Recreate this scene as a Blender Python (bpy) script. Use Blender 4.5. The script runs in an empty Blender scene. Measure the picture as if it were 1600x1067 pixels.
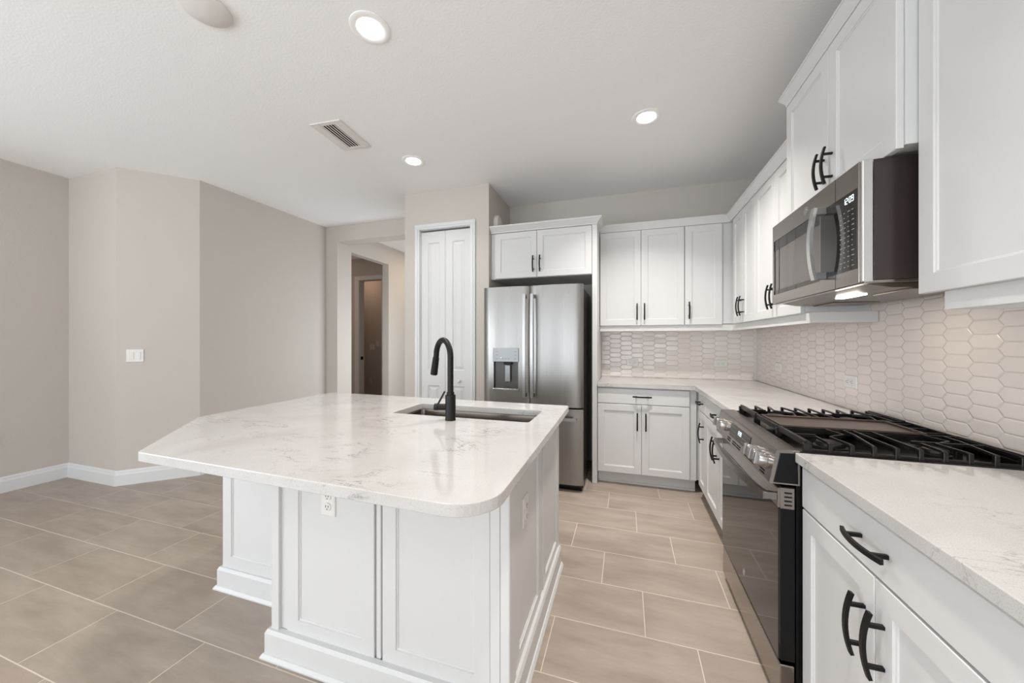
import bpy, bmesh, math, random
from math import sin, cos, pi, radians
from mathutils import Vector, Matrix
random.seed(4)
C = bpy.context.scene.collection
S = bpy.context.scene

# ------------------------------------------------------------------ camera, world, lights, exposure
cam_d = bpy.data.cameras.new('camera'); cam = bpy.data.objects.new('camera', cam_d); C.objects.link(cam)
cam.location = (0, 0, 1.295); cam.rotation_euler = (radians(90), 0, 0.307)
cam_d.sensor_width = 36; cam_d.lens = 560 * 36 / 1600; cam_d.shift_y = -1.5 / 1600
cam_d.clip_start = 0.05
S.camera = cam
S.view_settings.view_transform = 'Standard'; S.view_settings.look = 'None'
S.view_settings.gamma = 1; S.view_settings.use_curve_mapping = False
S.view_settings.exposure = 0.36

w = bpy.data.worlds.new('world'); S.world = w; w.use_nodes = True
w.node_tree.nodes['Background'].inputs[0].default_value = (0.85, 0.93, 1.0, 1)
w.node_tree.nodes['Background'].inputs[1].default_value = 1.6

def area(name, loc, rot, sx, sy, power, col, shape='RECTANGLE', spread=pi):
    d = bpy.data.lights.new(name, 'AREA'); d.shape = shape; d.size = sx
    if shape in ('RECTANGLE', 'ELLIPSE'): d.size_y = sy
    d.energy = power; d.color = col; d.spread = spread
    o = bpy.data.objects.new(name, d); C.objects.link(o); o.location = loc; o.rotation_euler = rot
    return o
DAY = (0.84, 0.925, 1.0); WARM = (1.0, 0.955, 0.90)
# unseen area lamps added as daylight from behind the camera and the sides
for i, x in enumerate((-3.85, -2.75, -1.15, -0.05)):
    area('fill_rear', (x, -4.4, 1.1), (radians(133), 0, 0), 0.85, 2.0, 16.5, DAY)
area('fill_left', (-4.98, -1.9, 1.35), (radians(133), 0, radians(-90)), 2.4, 1.6, 80, DAY)  # added fill from the left, lights the right cabinets
area('fill_right', (1.15, -3.0, 1.35), (radians(125), 0, radians(90)), 2.4, 1.6, 85, DAY)  # added fill for the left walls; the right wall has no window
area('fill_foyer', (-2.25, 4.4, 1.4), (radians(92), 0, radians(90)), 0.9, 2.0, 26, DAY)  # added fill for the hall jamb, set before a solid wall

# ------------------------------------------------------------------ materials
def lin(r, g, b):
    f = lambda c: (c / 255 / 12.92) if c / 255 <= 0.04045 else ((c / 255 + 0.055) / 1.055) ** 2.4
    return (f(r), f(g), f(b), 1)
def mat(name, col, rough=0.5, metal=0.0, spec=0.5, **k):
    m = bpy.data.materials.new(name); m.use_nodes = True
    b = m.node_tree.nodes['Principled BSDF']
    b.inputs['Base Color'].default_value = col; b.inputs['Roughness'].default_value = rough
    b.inputs['Metallic'].default_value = metal; b.inputs['Specular IOR Level'].default_value = spec
    for key, v in k.items(): b.inputs[key.replace('_', ' ')].default_value = v
    return m
class NT:
    def __init__(s, m): s.m = m; s.t = m.node_tree; s.b = s.t.nodes['Principled BSDF']
    def n(s, typ, **k):
        x = s.t.nodes.new(typ)
        for a, v in k.items(): setattr(x, a, v)
        return x
    def l(s, a, b): s.t.links.new(a, b)
    def math(s, op, a, b=None, c=None):
        x = s.n('ShaderNodeMath', operation=op)
        for i, v in enumerate((a, b, c)):
            if v is None: continue
            if isinstance(v, (int, float)): x.inputs[i].default_value = v
            else: s.l(v, x.inputs[i])
        return x.outputs[0]
    def pos(s): return s.n('ShaderNodeNewGeometry').outputs['Position']
    def noise(s, vec, scale, detail=2, rough=0.5, dist=0):
        x = s.n('ShaderNodeTexNoise'); s.l(vec, x.inputs['Vector']); x.inputs['Scale'].default_value = scale
        x.inputs['Detail'].default_value = detail; x.inputs['Roughness'].default_value = rough
        x.inputs['Distortion'].default_value = dist
        return x.outputs['Fac']
    def ramp(s, fac, stops):
        x = s.n('ShaderNodeValToRGB'); s.l(fac, x.inputs[0]); e = x.color_ramp.elements
        while len(e) < len(stops): e.new(0.5)
        for i, (p, c) in enumerate(stops): e[i].position = p; e[i].color = c if len(c) == 4 else (*c, 1)
        return x.outputs[0]
    def mix(s, fac, a, b):
        x = s.n('ShaderNodeMix', data_type='RGBA')
        for sock, v in ((x.inputs[0], fac), (x.inputs[6], a), (x.inputs[7], b)):
            if isinstance(v, (int, float, tuple)): sock.default_value = v
            else: s.l(v, sock)
        return x.outputs[2]
    def bump(s, h, strength=0.2, dist=0.01, normal=None):
        x = s.n('ShaderNodeBump'); s.l(h, x.inputs['Height']); x.inputs['Strength'].default_value = strength
        x.inputs['Distance'].default_value = dist
        if normal: s.l(normal, x.inputs['Normal'])
        return x.outputs[0]

M = {}
def textured(name, col, scale, strength, dist, rough=0.85, detail=3):
    m = mat(name, col, rough, spec=0.3); q = NT(m)
    q.l(q.bump(q.noise(q.pos(), scale, detail), strength, dist), q.b.inputs['Normal'])
    return m
M['wall'] = textured('greige_wall_paint', lin(203, 196, 188), 90, 0.25, 0.003)
M['ceiling'] = textured('white_ceiling_texture', lin(247, 246, 246), 95, 0.35, 0.003, detail=4)
M['trim'] = mat('white_trim_paint', lin(224, 224, 224), 0.4)
M['cab'] = mat('white_cabinet_paint', lin(216, 215, 214), 0.36, spec=0.4)
M['door'] = mat('white_door_paint', lin(216, 216, 215), 0.4)
M['black'] = mat('black_matte_metal', lin(16, 14, 14), 0.42, spec=0.3)
M['blackplastic'] = mat('black_plastic', lin(12, 12, 13), 0.4, spec=0.25)
M['void'] = mat('gap_shade', lin(14, 13, 13), 0.9)  # near-black colour standing in for shade inside gaps, ducts and slots
M['iron'] = mat('cast_iron', lin(18, 15, 14), 0.33, spec=0.5)
M['griddle'] = mat('griddle_plate', lin(88, 76, 68), 0.34, metal=0.4)
M['enamel'] = mat('black_enamel', lin(20, 18, 18), 0.15)
M['glass'] = mat('black_oven_glass', lin(30, 26, 24), 0.04, spec=0.55)
M['mwglass'] = mat('microwave_window_glass', lin(88, 82, 77), 0.06, spec=0.9)
M['mwside'] = mat('dark_microwave_side', lin(62, 54, 52), 0.22, metal=0.2)
M['panelgrey'] = mat('dispenser_grey', lin(140, 140, 140), 0.3, metal=0.6)
M['liner'] = mat('dispenser_recess', lin(84, 82, 80), 0.4, metal=0.5)
M['silver'] = mat('polished_steel', lin(178, 176, 174), 0.3, metal=1.0)
M['plate'] = mat('white_plastic_plate', lin(230, 226, 222), 0.3)
M['slot'] = mat('outlet_slot', lin(60, 58, 58), 0.6)
M['brass'] = mat('brass_burner', lin(170, 110, 60), 0.3, metal=1.0)
M['grille'] = mat('grey_filter_mesh', lin(118, 108, 101), 0.3, metal=0.8)
def steel(name, col, rough, axis=2, amp=0.02):
    m = mat(name, col, rough, metal=1.0); q = NT(m)
    mp = q.n('ShaderNodeMapping'); q.l(q.pos(), mp.inputs['Vector'])
    sc = [260, 260, 260]; sc[axis] = 2.0; mp.inputs['Scale'].default_value = sc
    nz = q.noise(mp.outputs[0], 1, 2)
    q.l(q.math('MULTIPLY_ADD', nz, 0.14, rough - 0.07), q.b.inputs['Roughness'])
    q.l(q.bump(nz, amp, 0.001), q.b.inputs['Normal'])
    return m
M['steel'] = steel('brushed_stainless', lin(150, 147, 144), 0.3, 2)
M['steelx'] = steel('brushed_stainless_dark', lin(160, 154, 149), 0.22, 1)
M['bright'] = mat('bright_steel_trim', lin(222, 221, 220), 0.2, metal=1.0)
M['sink'] = steel('sink_stainless', lin(125, 117, 110), 0.2, 0)
def emis(name, col, st):
    m = mat(name, (0, 0, 0, 1)); b = m.node_tree.nodes['Principled BSDF']
    b.inputs['Emission Color'].default_value = col; b.inputs['Emission Strength'].default_value = st
    return m
M['lamp'] = emis('lit_lens', (1, 0.96, 0.9, 1), 14)
M['hoodlamp'] = emis('lit_hood_lens', (1, 0.93, 0.82, 1), 9)
M['digits'] = emis('lit_digits', (0.85, 0.97, 1, 1), 1.1)
M['display'] = mat('display_panel', lin(70, 66, 64), 0.35, spec=0.2)
M['ring'] = mat('light_trim_ring', lin(250, 249, 247), 0.5)
M['print'] = mat('printed_marks', lin(170, 166, 160), 0.5)

def quartz(name, c0, c1, c2):
    m = mat(name, c0, 0.09, spec=0.5); q = NT(m); p = q.pos()
    cloud = q.noise(p, 2.6, 4, 0.6, 0.6)
    base = q.mix(q.ramp(cloud, [(0.35, (0, 0, 0)), (0.7, (1, 1, 1))]), c0, c1)
    mp = q.n('ShaderNodeMapping'); q.l(p, mp.inputs['Vector']); mp.inputs['Rotation'].default_value = (0, 0, 0.5)
    mp.inputs['Scale'].default_value = (1.0, 2.6, 1.6)
    v = q.noise(mp.outputs[0], 3.6, 9, 0.66, 1.1)
    thin = q.math('ABSOLUTE', q.math('SUBTRACT', v, 0.5))
    vein = q.ramp(thin, [(0.0, (1, 1, 1)), (0.02, (0, 0, 0))])
    patch = q.ramp(q.noise(p, 4.5, 3), [(0.5, (0, 0, 0)), (0.66, (1, 1, 1))])
    grain = q.ramp(q.noise(p, 120, 2), [(0.4, (0.25, 0.25, 0.25)), (0.62, (1, 1, 1))])
    fac = q.math('MULTIPLY', q.math('MULTIPLY', vein, patch), q.math('MULTIPLY', grain, 0.85))
    col = q.mix(fac, base, c2)
    fine = q.ramp(q.noise(p, 420, 2), [(0.36, (1, 1, 1)), (0.44, (0, 0, 0))])
    col = q.mix(q.math('MULTIPLY', fine, 0.22), col, c2)
    q.l(col, q.b.inputs['Base Color'])
    return m
M['quartz'] = quartz('white_veined_quartz', lin(203, 201, 199), lin(192, 189, 186), lin(88, 82, 77))

def floor_mat():
    m = mat('porcelain_floor_tile', lin(186, 172, 158), 0.36, spec=0.4); q = NT(m)
    sp = q.n('ShaderNodeSeparateXYZ'); q.l(q.pos(), sp.inputs[0])
    L, H, s, g = 0.604, 0.2995, 0.2045, 0.0022
    ry = q.math('DIVIDE', q.math('SUBTRACT', sp.outputs[1], 1.667), H)
    row = q.math('FLOOR', ry); fy = q.math('SUBTRACT', ry, row)
    cx = q.math('DIVIDE', q.math('ADD', q.math('SUBTRACT', sp.outputs[0], 0.0825), q.math('MULTIPLY', row, s)), L)
    colm = q.math('FLOOR', cx); fx = q.math('SUBTRACT', cx, colm)
    dx = q.math('MULTIPLY', q.math('MINIMUM', fx, q.math('SUBTRACT', 1.0, fx)), L)
    dy = q.math('MULTIPLY', q.math('MINIMUM', fy, q.math('SUBTRACT', 1.0, fy)), H)
    d = q.math('MINIMUM', dx, dy)
    grout = q.math('LESS_THAN', d, g)
    cb = q.n('ShaderNodeCombineXYZ'); q.l(row, cb.inputs[0]); q.l(colm, cb.inputs[1])
    wn = q.n('ShaderNodeTexWhiteNoise', noise_dimensions='3D'); q.l(cb.outputs[0], wn.inputs['Vector'])
    off = q.n('ShaderNodeVectorMath', operation='SCALE'); q.l(wn.outputs['Color'], off.inputs[0]); off.inputs['Scale'].default_value = 13
    ad = q.n('ShaderNodeVectorMath', operation='ADD'); q.l(q.pos(), ad.inputs[0]); q.l(off.outputs[0], ad.inputs[1])
    mp = q.n('ShaderNodeMapping'); q.l(ad.outputs[0], mp.inputs['Vector']); mp.inputs['Scale'].default_value = (1, 4.5, 1)
    cl = q.noise(mp.outputs[0], 2.0, 7, 0.62, 0.25)
    base = q.mix(q.ramp(cl, [(0.32, (0, 0, 0)), (0.68, (1, 1, 1))]), lin(152, 139, 127), lin(180, 167, 155))
    tone = q.mix(q.math('MULTIPLY', wn.outputs['Value'], 0.3), base, lin(160, 144, 130))
    fine = q.math('MULTIPLY', q.noise(q.pos(), 160, 3), 0.16)
    tone = q.mix(fine, tone, lin(120, 108, 98))
    q.l(q.mix(grout, tone, lin(205, 193, 179)), q.b.inputs['Base Color'])
    q.l(q.math('MULTIPLY_ADD', grout, 0.4, 0.36), q.b.inputs['Roughness'])
    q.l(q.bump(q.ramp(d, [(0.0, (0, 0, 0)), (0.004, (1, 1, 1))]), 0.25, 0.002), q.b.inputs['Normal'])
    return m
M['floor'] = floor_mat()

def picket(name, ax, ph):
    """elongated hexagon tile laid sideways; ax = 0 wall along x, 1 wall along y"""
    m = mat(name, lin(214, 206, 200), 0.07, spec=0.5); q = NT(m)
    sp = q.n('ShaderNodeSeparateXYZ'); q.l(q.pos(), sp.inputs[0])
    a, b, Lf, Ld = 0.11, 0.0500, 0.088, 0.022
    def cell(ox, oz, su, sv):
        u = q.math('DIVIDE', q.math('ADD', su, ox), 2 * a); iu = q.math('ROUND', u)
        v = q.math('DIVIDE', q.math('ADD', sv, oz), b); iv = q.math('ROUND', v)
        lx = q.math('MULTIPLY', q.math('SUBTRACT', u, iu), 2 * a); lz = q.math('MULTIPLY', q.math('SUBTRACT', v, iv), b)
        ax_, az_ = q.math('ABSOLUTE', lx), q.math('ABSOLUTE', lz)
        d1 = q.math('SUBTRACT', b / 2, az_)
        k = 1 / math.sqrt(1 + (2 * Ld / b) ** 2)
        d2 = q.math('MULTIPLY', q.math('SUBTRACT', q.math('SUBTRACT', Lf / 2 + Ld, ax_), q.math('MULTIPLY', az_, 2 * Ld / b)), k)
        return q.math('MINIMUM', d1, d2), iu, iv, lx, lz
    su, sv = sp.outputs[ax], q.math('SUBTRACT', sp.outputs[2], 0.917)
    d1, iu1, iv1, lx1, lz1 = cell(ph, 0, su, sv)
    d2, iu2, iv2, lx2, lz2 = cell(ph + a, b / 2, su, sv)
    pick = q.math('GREATER_THAN', d2, d1)
    sel = lambda p0, p1: q.math('ADD', q.math('MULTIPLY', p0, q.math('SUBTRACT', 1.0, pick)), q.math('MULTIPLY', p1, pick))
    d = q.math('MAXIMUM', d1, d2)
    cb = q.n('ShaderNodeCombineXYZ'); q.l(sel(iu1, iu2), cb.inputs[0]); q.l(sel(iv1, iv2), cb.inputs[1]); q.l(pick, cb.inputs[2])
    wn = q.n('ShaderNodeTexWhiteNoise', noise_dimensions='3D'); q.l(cb.outputs[0], wn.inputs['Vector'])
    rc = q.n('ShaderNodeSeparateColor'); q.l(wn.outputs['Color'], rc.inputs[0])
    tilt = q.math('ADD', q.math('MULTIPLY', q.math('SUBTRACT', rc.outputs[0], 0.5), sel(lx1, lx2)),
                  q.math('MULTIPLY', q.math('SUBTRACT', rc.outputs[1], 0.5), sel(lz1, lz2)))
    edge = q.ramp(d, [(0.0, (0, 0, 0)), (0.0045, (1, 1, 1))])
    h = q.math('ADD', q.math('MULTIPLY', edge, 0.0019), q.math('MULTIPLY', tilt, 0.035))
    wav = q.math('MULTIPLY', q.noise(q.pos(), 16, 2), 0.0012)
    q.l(q.bump(q.math('ADD', h, wav), 1.0, 1.0), q.b.inputs['Normal'])
    g = q.math('LESS_THAN', d, 0.0008)
    tone = q.mix(rc.outputs[2], lin(233, 223, 216), lin(228, 218, 211))
    q.l(q.mix(g, tone, lin(220, 212, 206)), q.b.inputs['Base Color'])
    q.l(q.math('MULTIPLY_ADD', g, 0.7, 0.1), q.b.inputs['Roughness'])
    return m
M['tile_x'] = picket('picket_tile_back', 0, -0.0075); M['tile_y'] = picket('picket_tile_right', 1, -0.024)

# ------------------------------------------------------------------ mesh helpers
def BM(): return bmesh.new()
def box(bm, x0, y0, z0, x1, y1, z1, bev=0.0, seg=1):
    x0, x1 = sorted((x0, x1)); y0, y1 = sorted((y0, y1)); z0, z1 = sorted((z0, z1))
    v = [bm.verts.new(p) for p in ((x0,y0,z0),(x1,y0,z0),(x1,y1,z0),(x0,y1,z0),(x0,y0,z1),(x1,y0,z1),(x1,y1,z1),(x0,y1,z1))]
    f = [bm.faces.new([v[i] for i in q]) for q in ((3,2,1,0),(4,5,6,7),(0,1,5,4),(1,2,6,5),(2,3,7,6),(3,0,4,7))]
    if bev:
        es = list({e for a in f for e in a.edges})
        bmesh.ops.bevel(bm, geom=es, offset=bev, segments=seg, affect='EDGES', profile=0.5)
    return bm
def prism(bm, pts, lo, hi, axis=2, bev=0.0, seg=2):
    """polygon pts extruded between lo and hi on axis. axis 2: (x,y); axis 0: (y,z) along x; axis 1: (x,z) along y"""
    def P(p, h): return (p[0], p[1], h) if axis == 2 else ((h, p[0], p[1]) if axis == 0 else (p[0], h, p[1]))
    a = [bm.verts.new(P(p, lo)) for p in pts]; b = [bm.verts.new(P(p, hi)) for p in pts]
    n = len(pts); fs = [bm.faces.new(a[::-1]), bm.faces.new(b)]
    for i in range(n): fs.append(bm.faces.new((a[i], a[(i+1) % n], b[(i+1) % n], b[i])))
    if bev:
        es = list({e for e in fs[0].edges} | {e for e in fs[1].edges})
        bmesh.ops.bevel(bm, geom=es, offset=bev, segments=seg, affect='EDGES', profile=0.5)
    return bm
def nest(bm, x0, z0, x1, z1, loops, cap=True, back=True):
    """nested rectangles facing -y; loops = [(inset, y), ...] from the back edge inwards"""
    rings = []
    for ins, y in loops:
        rings.append([bm.verts.new(p) for p in ((x0+ins,y,z0+ins),(x1-ins,y,z0+ins),(x1-ins,y,z1-ins),(x0+ins,y,z1-ins))])
    for r, s in zip(rings, rings[1:]):
        for i in range(4):
            j = (i+1) % 4; bm.faces.new((r[i], r[j], s[j], s[i]))
    if cap: bm.faces.new(rings[-1])
    if back: bm.faces.new(rings[0][::-1])
    return bm
def tube(bm, pts, r, seg=14, caps=True):
    pts = [Vector(p) for p in pts]; n = len(pts); rad = r if isinstance(r, (list, tuple)) else [r]*n
    t0 = (pts[1]-pts[0]).normalized(); up = Vector((0,0,1)) if abs(t0.z) < 0.9 else Vector((1,0,0))
    nrm = t0.cross(up).normalized(); rings = []
    for i, p in enumerate(pts):
        t = (pts[min(i+1,n-1)]-pts[max(i-1,0)]).normalized()
        nrm = (nrm - t*nrm.dot(t)).normalized(); b = t.cross(nrm)
        rings.append([bm.verts.new(p + (nrm*cos(2*pi*k/seg) + b*sin(2*pi*k/seg))*rad[i]) for k in range(seg)])
    for a, b in zip(rings, rings[1:]):
        for k in range(seg): bm.faces.new((a[k], b[k], b[(k+1)%seg], a[(k+1)%seg]))
    if caps: bm.faces.new(rings[0]); bm.faces.new(rings[-1][::-1])
    return bm
def ribbon(bm, pts, side, hw, ht):
    """rectangular bar swept along pts; side = constant width direction"""
    pts = [Vector(p) for p in pts]; side = Vector(side).normalized(); n = len(pts); rings = []
    for i, p in enumerate(pts):
        t = (pts[min(i+1,n-1)]-pts[max(i-1,0)]).normalized(); u = t.cross(side).normalized()
        rings.append([bm.verts.new(p + side*a*hw + u*b*ht) for a, b in ((-1,-1),(1,-1),(1,1),(-1,1))])
    for a, b in zip(rings, rings[1:]):
        for k in range(4): bm.faces.new((a[k], a[(k+1)%4], b[(k+1)%4], b[k]))
    bm.faces.new(rings[0][::-1]); bm.faces.new(rings[-1])
    return bm
def lathe(bm, prof, origin=(0,0,0), axis=(0,0,1), seg=36):
    """prof = [(r, h)]"""
    ax = Vector(axis).normalized(); u = ax.orthogonal().normalized(); v = ax.cross(u); o = Vector(origin); rings = []
    for r, h in prof:
        if r < 1e-6: rings.append([bm.verts.new(o + ax*h)]*seg)
        else: rings.append([bm.verts.new(o + ax*h + (u*cos(2*pi*k/seg) + v*sin(2*pi*k/seg))*r) for k in range(seg)])
    for a, b in zip(rings, rings[1:]):
        for k in range(seg):
            j = (k+1) % seg; q = []
            for x in (a[k], a[j], b[j], b[k]):
                if x not in q: q.append(x)
            if len(q) > 2: bm.faces.new(q)
    return bm
def obj(name, bm, m, parent=None, smooth=False, label=None):
    bmesh.ops.recalc_face_normals(bm, faces=bm.faces[:])
    me = bpy.data.meshes.new(name); bm.to_mesh(me); bm.free(); me.materials.append(m)
    if smooth:
        me.polygons.foreach_set('use_smooth', [True]*len(me.polygons)); me.set_sharp_from_angle(angle=radians(38))
    o = bpy.data.objects.new(name, me); C.objects.link(o)
    if parent: o.parent = parent
    if label: o['label'] = label
    return o
def tag(o, label, cat, group=None):
    o['label'] = label; o['category'] = cat
    if group: o['group'] = group
    return o
def thing(name, label, cat, loc=(0,0,0), rz=0.0, group=None):
    o = bpy.data.objects.new(name, None); C.objects.link(o); o.empty_display_size = 0.05
    o.location = loc; o.rotation_euler = (0,0,rz)
    return tag(o, label, cat, group)
def struct(name, bm, m, parent=None):
    o = obj(name, bm, m, parent)
    if not parent: o['kind'] = 'structure'
    return o

# ------------------------------------------------------------------ room shell
CZ = 2.84; XW = 1.193; YB = 3.95
struct('floor', box(BM(), -7.0, -4.6, -0.1, 1.35, 7.4, 0), M['floor'])
struct('ceiling', box(BM(), -7.0, -4.6, CZ, 1.35, 7.4, CZ+0.1), M['ceiling'])
struct('wall_right', box(BM(), XW, -4.6, 0, XW+0.12, YB+0.12, CZ), M['wall'])
struct('wall_back', box(BM(), -1.28, YB, 0, XW, YB+0.12, CZ), M['wall'])
# pantry closet walls
bm = BM()
PX0, PX1, PY = -2.235, -1.28, 3.285
box(bm, PX0, PY, 0, -2.055, PY+0.1, CZ); box(bm, -1.47, PY, 0, PX1, PY+0.1, CZ); box(bm, -2.055, PY, 2.445, -1.47, PY+0.1, CZ)
box(bm, PX0, PY+0.1, 0, PX0+0.1, 7.3, CZ); box(bm, PX1-0.1, PY+0.1, 0, PX1, YB+0.12, CZ)
struct('wall_pantry', bm, M['wall'])
# wall with the cased-free opening to the hall
bm = BM()
box(bm, -3.9, 3.9, 0, -3.71, 4.1, CZ); box(bm, -3.71, 3.9, 2.63, PX0, 4.1, CZ)
struct('wall_hall_opening', bm, M['wall'])
# hall left wall with the second doorway
bm = BM()
box(bm, -3.83, 4.1, 0, -3.71, 4.16, CZ); box(bm, -3.83, 4.16, 2.545, -3.71, 5.0, CZ); box(bm, -3.83, 5.0, 0, -3.71, 7.3, CZ)
struct('wall_hall_left', bm, M['wall'])
struct('wall_hall_end', box(BM(), -3.71, 7.3, 0, PX0+0.1, 7.4, CZ), M['wall'])
# dim inner room behind the doorway
bm = BM()
box(bm, -6.5, 5.6, 0, -4.815, 5.72, CZ); box(bm, -4.815, 5.6, 2.43, -4.29, 5.72, CZ); box(bm, -4.29, 5.6, 0, -3.83, 5.72, CZ)
struct('wall_inner_room', bm, M['wall'])
struct('wall_inner_far', box(BM(), -6.5, 6.6, 0, -3.83, 6.7, CZ), M['wall'])
struct('wall_inner_left', box(BM(), -6.6, 4.1, 0, -6.5, 6.7, CZ), M['wall'])
struct('wall_inner_near', box(BM(), -6.6, 4.0, 0, -4.0, 4.1, CZ), M['wall'])
# left side walls: front run, return, 45 degree piece, rear run
bm = BM()
for y0, y1, z0, z1 in ((-4.6, -3.1, 0, CZ), (-0.7, 1.98, 0, CZ), (-3.1, -0.7, 0, 0.6), (-3.1, -0.7, 2.3, CZ)):
    box(bm, -5.16, y0, z0, -5.06, y1, z1)
struct('wall_left', bm, M['wall'])
A, B, D, E_ = (-5.06, 1.98), (-4.33, 1.98), (-3.915, 2.385), (-3.9, 3.9)
struct('wall_left_return', prism(BM(), [(-5.16, 1.98), B, (-4.37, 2.08), (-5.16, 2.08)], 0, CZ), M['wall'])
struct('wall_left_angled', prism(BM(), [B, D, (-4.015, 2.43), (-4.37, 2.08)], 0, CZ), M['wall'])
struct('wall_left_far', prism(BM(), [D, E_, (-4.0, 3.9), (-4.015, 2.43)], 0, CZ), M['wall'])
# unseen wall behind the camera; its two framed openings are added for light
bm = BM()
for x0, x1, z0, z1 in ((-5.16, -4.4, 0, CZ), (-2.2, -1.7, 0, CZ), (0.5, XW, 0, CZ), (-4.4, -2.2, 2.4, CZ), (-1.7, 0.5, 2.4, CZ)):
    box(bm, x0, -4.6, z0, x1, -4.5, z1)
struct('wall_rear', bm, M['wall'])
for i, (x0, x1) in enumerate(((-4.4, -2.2), (-1.7, 0.5))):
    bm = BM()
    for a, b in ((x0, x0+0.06), ((x0+x1)/2-0.04, (x0+x1)/2+0.04), (x1-0.06, x1)): box(bm, a, -4.56, 0, b, -4.51, 2.4)
    box(bm, x0, -4.56, 2.34, x1, -4.51, 2.4); box(bm, x0, -4.56, 0, x1, -4.51, 0.08)
    struct('window_%d' % (i+1), bm, M['trim'])  # frames of the added openings, out of view
# baseboards
def baseboard(name, pts, h=0.133):
    bm = BM(); prof = [(0, 0), (0.017, 0), (0.017, h*0.72), (0.012, h*0.80), (0.010, h*0.93), (0.004, h), (0, h)]
    rings = []; n = len(pts)
    for i, p in enumerate(pts):
        p = Vector(p); ds = []
        if i > 0: ds.append((p - Vector(pts[i-1])).normalized())
        if i < n-1: ds.append((Vector(pts[i+1]) - p).normalized())
        ns = [Vector((d.y, -d.x)) for d in ds]; m = sum(ns, Vector((0, 0))).normalized(); k = 1/max(0.3, m.dot(ns[0]))
        rings.append([bm.verts.new((p.x+m.x*a*k, p.y+m.y*a*k, z)) for a, z in prof])
    for a, b in zip(rings, rings[1:]):
        for j in range(len(prof)-1): bm.faces.new((a[j], a[j+1], b[j+1], b[j]))
    bm.faces.new(rings[0]); bm.faces.new(rings[-1][::-1])
    return struct(name, bm, M['trim'])
baseboard('baseboard_left', [(-5.06, -0.7), A, B, D, E_, (-3.71, 3.9)])
baseboard('baseboard_pantry', [(-2.235, 3.285), (-2.11, 3.285)])
baseboard('baseboard_hall', [(-3.71, 5.0), (-3.71, 7.3)])

# inner room door frame, seen through the doorway
bm = BM()
for a, b in ((-4.905, -4.80), (-4.29, -4.20)): box(bm, a, 5.575, 0, b, 5.6, 2.43, 0.004)
box(bm, -4.905, 5.575, 2.43, -4.20, 5.6, 2.51, 0.004); box(bm, -4.815, 5.6, 0, -4.80, 5.72, 2.43); box(bm, -4.31, 5.6, 0, -4.285, 5.72, 2.43)
o = struct('door_2', bm, M['trim'])
lf = obj('door_leaf', box(BM(), -4.33, 5.72, 0.01, -4.295, 6.2, 2.42, 0.002), M['door'], o)
for z in (0.32, 2.2): obj('hinge', box(BM(), -4.338, 5.70, z, -4.292, 5.722, z+0.1), M['silver'], lf)
obj('latch_plate', box(BM(), -4.802, 5.62, 0.93, -4.796, 5.69, 0.99), M['black'], o)

# pantry door: casing and two bifold leaves
bm = BM()
def casing(bm, x0, x1, ztop, y, wd=0.055, t=0.017):
    for a, b in ((x0-wd, x0), (x1, x1+wd)):
        box(bm, a, y-t, 0, b, y, ztop, 0.003); box(bm, a+0.012, y-t-0.005, 0, b-0.02, y-t+0.002, ztop+0.012, 0.002)
    box(bm, x0-wd, y-t, ztop, x1+wd, y, ztop+wd, 0.003); box(bm, x0-wd+0.012, y-t-0.005, ztop+0.02, x1+wd-0.012, y-t+0.002, ztop+wd-0.012, 0.002)
casing(bm, -2.05, -1.475, 2.445, PY)
box(bm, -2.055, PY, 0, -2.045, PY+0.1, 2.445); box(bm, -1.48, PY, 0, -1.47, PY+0.1, 2.445); box(bm, -2.055, PY, 2.44, -1.47, PY+0.1, 2.45)
dr = struct('door_1', bm, M['trim'])
obj('gap_shade_sheet', box(BM(), -2.045, PY+0.06, 0, -1.48, PY+0.07, 2.44), M['void'], dr)  # near-black sheet, shade of the closed pantry put into the colour
def leaf(x0, x1, y):
    bm = BM(); W = x1-x0; st = 0.068; zs = [(0.16, 0.83), (0.99, 2.31)]; z0, z1 = 0.012, 2.422; t = 0.034
    px0, px1 = x0+st*(1.15 if W else 1), x1-st*0.95
    box(bm, x0, y, z0, px0, y+t, z1); box(bm, px1, y, z0, x1, y+t, z1)
    edges = [z0, zs[0][0], zs[0][1], zs[1][0], zs[1][1], z1]
    for a, b in ((0, 1), (2, 3), (4, 5)): box(bm, px0, y, edges[a], px1, y+t, edges[b])
    for a, b in zs: nest(bm, px0, a, px1, b, [(0, y), (0.010, y+0.009), (0.016, y+0.009), (0.042, y+0.0015)], back=False)
    return bm
l1 = obj('door_leaf', leaf(-2.043, -1.764, PY+0.012), M['door'], dr); l2 = obj('door_leaf', leaf(-1.761, -1.482, PY+0.012), M['door'], dr)
obj('knob', lathe(BM(), [(0.006, 0), (0.006, 0.012), (0.014, 0.018), (0.016, 0.026), (0.010, 0.033), (0, 0.034)], (-1.603, PY+0.012, 0.885), (0, -1, 0), 20), M['plate'], l2, smooth=True)

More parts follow.
